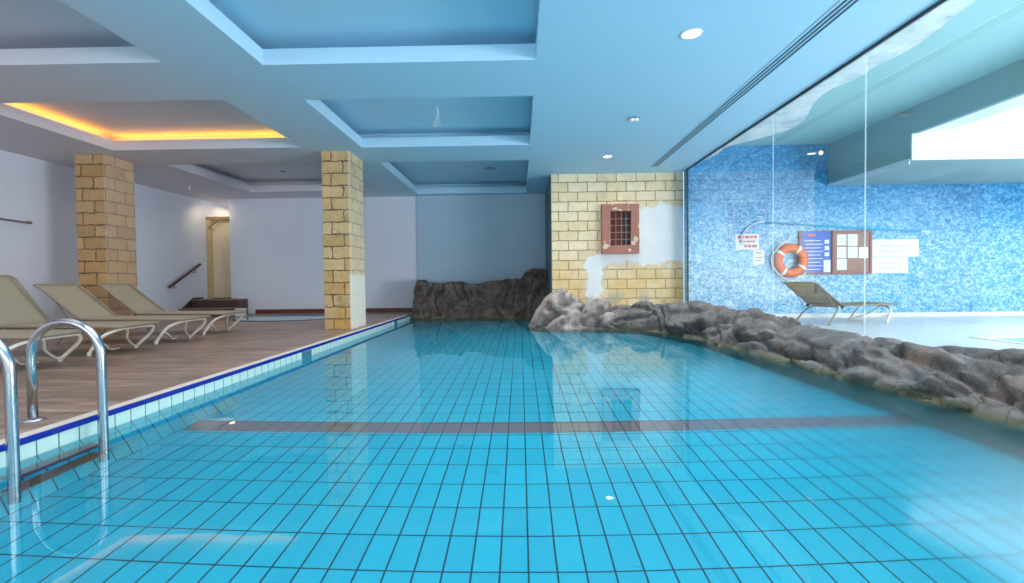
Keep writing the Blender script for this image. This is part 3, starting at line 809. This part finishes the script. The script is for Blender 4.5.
# rescue pole
t = thing('rescue_pole', 'long light blue rescue pole with white crook hung above the notice boards', 'rescue pole', (6.6, YM - .05, 1.86))
obj('pole', T([(-1.50, 0, .11), (1.85, 0, -.13)], .017, 10), 'cyan_pole', t, True)
obj('hook', T(catmull([(-1.50, 0, .11), (-1.62, 0, .11), (-1.76, 0, .06), (-1.88, 0, -.05), (-1.96, -.01, -.20), (-1.93, -.02, -.34)], 6), .016, 8), 'reflective', t, True)
obj('end_grip', T([(1.72, 0, -.121), (1.90, 0, -.134)], .022, 10), 'reflective', t, True)
for xx in (-1.2, 1.3): obj('wall_hook', T([(xx, 0, .085 - (xx + 1.2) * .072), (xx, .05, .085 - (xx + 1.2) * .072)], .014, 8), 'reflective', t, True)
# bulkhead lamp on the mosaic wall
t = thing('wall_lamp', 'small lit warm lamp high on the blue mosaic wall near the bulkhead', 'lamp', (6.28, YM, 3.40))
obj('lamp_body', lathe(bmesh.new(), [(.055, -.005), (.055, -.02), (.045, -.03)], (0, 0, 0), 24, 'y'), 'lamp_trim', t, True)
obj('lamp_lens', lathe(bmesh.new(), [(.042, -.0305), (.03, -.036), (.01, -.038)], (0, 0, 0), 24, 'y'), 'lamp_warm', t, True)

# ------------------------------------------------------------------ ceiling fittings
def downlight(x, y, z, label, lens, r=.095, grp='round recessed ceiling lights'):
    t = thing('ceiling_light', label, 'ceiling light', (x, y, z), 0, grp)
    obj('trim_ring', lathe(bmesh.new(), [(r, 0), (r, -.006), (r * .86, -.012), (r * .80, -.004)], (0, 0, 0), 32), 'lamp_trim' if lens != 'lamp_metal' else 'lamp_metal', t, True)
    obj('lens', lathe(bmesh.new(), [(r * .80, -.005), (r * .6, -.010), (r * .2, -.013)], (0, 0, 0), 28), lens, t, True)
    return t
downlight(1.62, 4.65, H, 'bright lit round ceiling light nearest the viewer over the pool', 'lamp_lit', .10)
downlight(1.65, 9.20, H, 'lit round ceiling light close to the brick wall', 'lamp_lit', .09)
t = downlight(1.64, 7.04, H, 'unlit chrome spotlight between the two lit ceiling lights', 'lamp_metal', .085)
for xx in (-.035, .035): obj('lamp_head', lathe(bmesh.new(), [(.03, -.004), (.034, -.03), (.022, -.045)], (xx, 0, 0), 16), 'foot', t, True)
downlight(-.67, 11.35, H + .30, 'small unlit round light inside the farthest coffer over the pool', 'lamp_metal', .13)
downlight(-5.45, 11.3, H + .30, 'small dark round fitting inside the far coffer left of the middle pillar', 'slot_dark', .10)
t = thing('sprinkler_head', 'small pale sprinkler head on the ceiling near the corner door', 'sprinkler', (-7.75, 11.45, H + .001))
obj('plate', lathe(bmesh.new(), [(.035, 0), (.035, -.008), (.02, -.014)], (0, 0, 0), 20), 'foot', t, True)
obj('nozzle', lathe(bmesh.new(), [(.012, -.012), (.012, -.06), (.022, -.065), (.022, -.07)], (0, 0, 0), 14), 'foot', t, True)
t = thing('hanging_cable', 'thin loose cable dangling inside the middle coffer over the pool', 'cable', (-1.20, 7.3, H + .30))
for dx in (-.03, .0, .035):
    obj('strand', T(catmull([(dx * .2, 0, 0), (dx * .4 + .01, .01, -.12), (dx * .8 - .008, -.01, -.22), (dx * 1.6, .0, -.30)], 5), .0045, 6), 'grey_wire', t, True)
t = thing('slot_vent', 'long narrow dark slot air vent running along the ceiling beside the glass wall', 'vent', (2.755, 3.3, H))
obj('frame', plate_with_holes(-.085, .085, -6.6, 6.8, -.006, 0, [(-.062, -.030, -6.58, 6.78), (-.016, .016, -6.58, 6.78), (.030, .062, -6.58, 6.78)]), 'ceiling', t)
for xx in (-.046, 0, .046): obj('slot', B(xx - .016, xx + .016, -6.58, 6.78, -.003, -.0005), 'slot_dark', t)

# ------------------------------------------------------------------ light
W = bpy.data.worlds.new('World'); bpy.context.scene.world = W; W.use_nodes = True
bg = W.node_tree.nodes['Background']; bg.inputs[0].default_value = (.80, .90, 1.0, 1); bg.inputs[1].default_value = 1.1
def area(name, loc, rot, sx, sy, e, col=(1, 1, 1), spread=None):
    L = bpy.data.lights.new(name, 'AREA'); L.shape = 'RECTANGLE'; L.size = sx; L.size_y = sy; L.energy = e; L.color = col
    if spread: L.spread = spread
    o = bpy.data.objects.new(name, L); C.objects.link(o); o.location = loc; o.rotation_euler = rot; return o
area('daylight_behind', (-1.5, -3.2, 2.9), (math.radians(50), 0, 0), 12, 1.6, 330, (1, .95, .91))
area('daylight_hall', (10.5, 3.0, 3.6), (0, math.radians(55), 0), 3, 9, 300, (.95, .98, 1))
area('hall_ceiling_fill', (9.5, .3, .5), (0, math.radians(125), math.radians(-20)), 2.5, 4, 900, (.92, .96, 1))  # unseen light added low in the hall to brighten the main ceiling
area('door_lamp', (-8.2, 12.95, 2.95), (math.radians(25), 0, 0), .3, .1, 2.6, (1, .80, .52))
area('pool_fill', (.35, 5.4, H - .015), (0, 0, 0), 5.6, 10.2, 255, (1, .98, .95), math.radians(104))  # unseen fill added over the pool, spread keeps it out of view
area('deck_fill', (-5.7, 6.2, H - .015), (0, 0, 0), 5.0, 11.5, 84, (1, .93, .86), math.radians(104))  # unseen warm fill added over the deck
area('corridor_lamp', (-8.2, 14.2, 3.05), (0, 0, 0), .5, .6, 7, (1, .72, .38))
# unseen underwater fill added behind the viewer to brighten the basin
for x in (-1.8, 0, 1.8): area('underwater_fill', (x, -3.3, -.42), (math.radians(90), 0, 0), 1.2, .4, 130, (.85, .97, 1))

# ------------------------------------------------------------------ camera
Rm = [[0.9997939668123688, -0.011416042947947838, -0.016783857989116257], [0.011819023711748568, 0.9996394399703019, 0.024110179061182672], [0.016502563561136076, -0.02430358037968432, 0.999568407552299]]
def col(i, s):
    a, b_, c = Rm[0][i] * s, Rm[1][i] * s, Rm[2][i] * s
    return Vector((a, c, -b_))
X_, Y_, Z_ = col(0, 1), col(1, -1), col(2, -1)
cd = bpy.data.cameras.new('camera'); cam = bpy.data.objects.new('camera', cd); C.objects.link(cam)
cd.sensor_width = 36; cd.lens = 490 / 1024 * 36; cd.clip_start = .05
cam.matrix_world = Matrix(((X_.x, Y_.x, Z_.x, 0), (X_.y, Y_.y, Z_.y, 0), (X_.z, Y_.z, Z_.z, .838), (0, 0, 0, 1)))
sc = bpy.context.scene; sc.camera = cam
sc.view_settings.view_transform = 'Standard'; sc.view_settings.look = 'None'
sc.view_settings.exposure = 0.15
sc.cycles.max_bounces = 10; sc.cycles.diffuse_bounces = 5; sc.cycles.transparent_max_bounces = 12
sc.cycles.caustics_refractive = True; sc.cycles.caustics_reflective = False
sc.cycles.sample_clamp_indirect = 6
sc.cycles.use_denoising = True
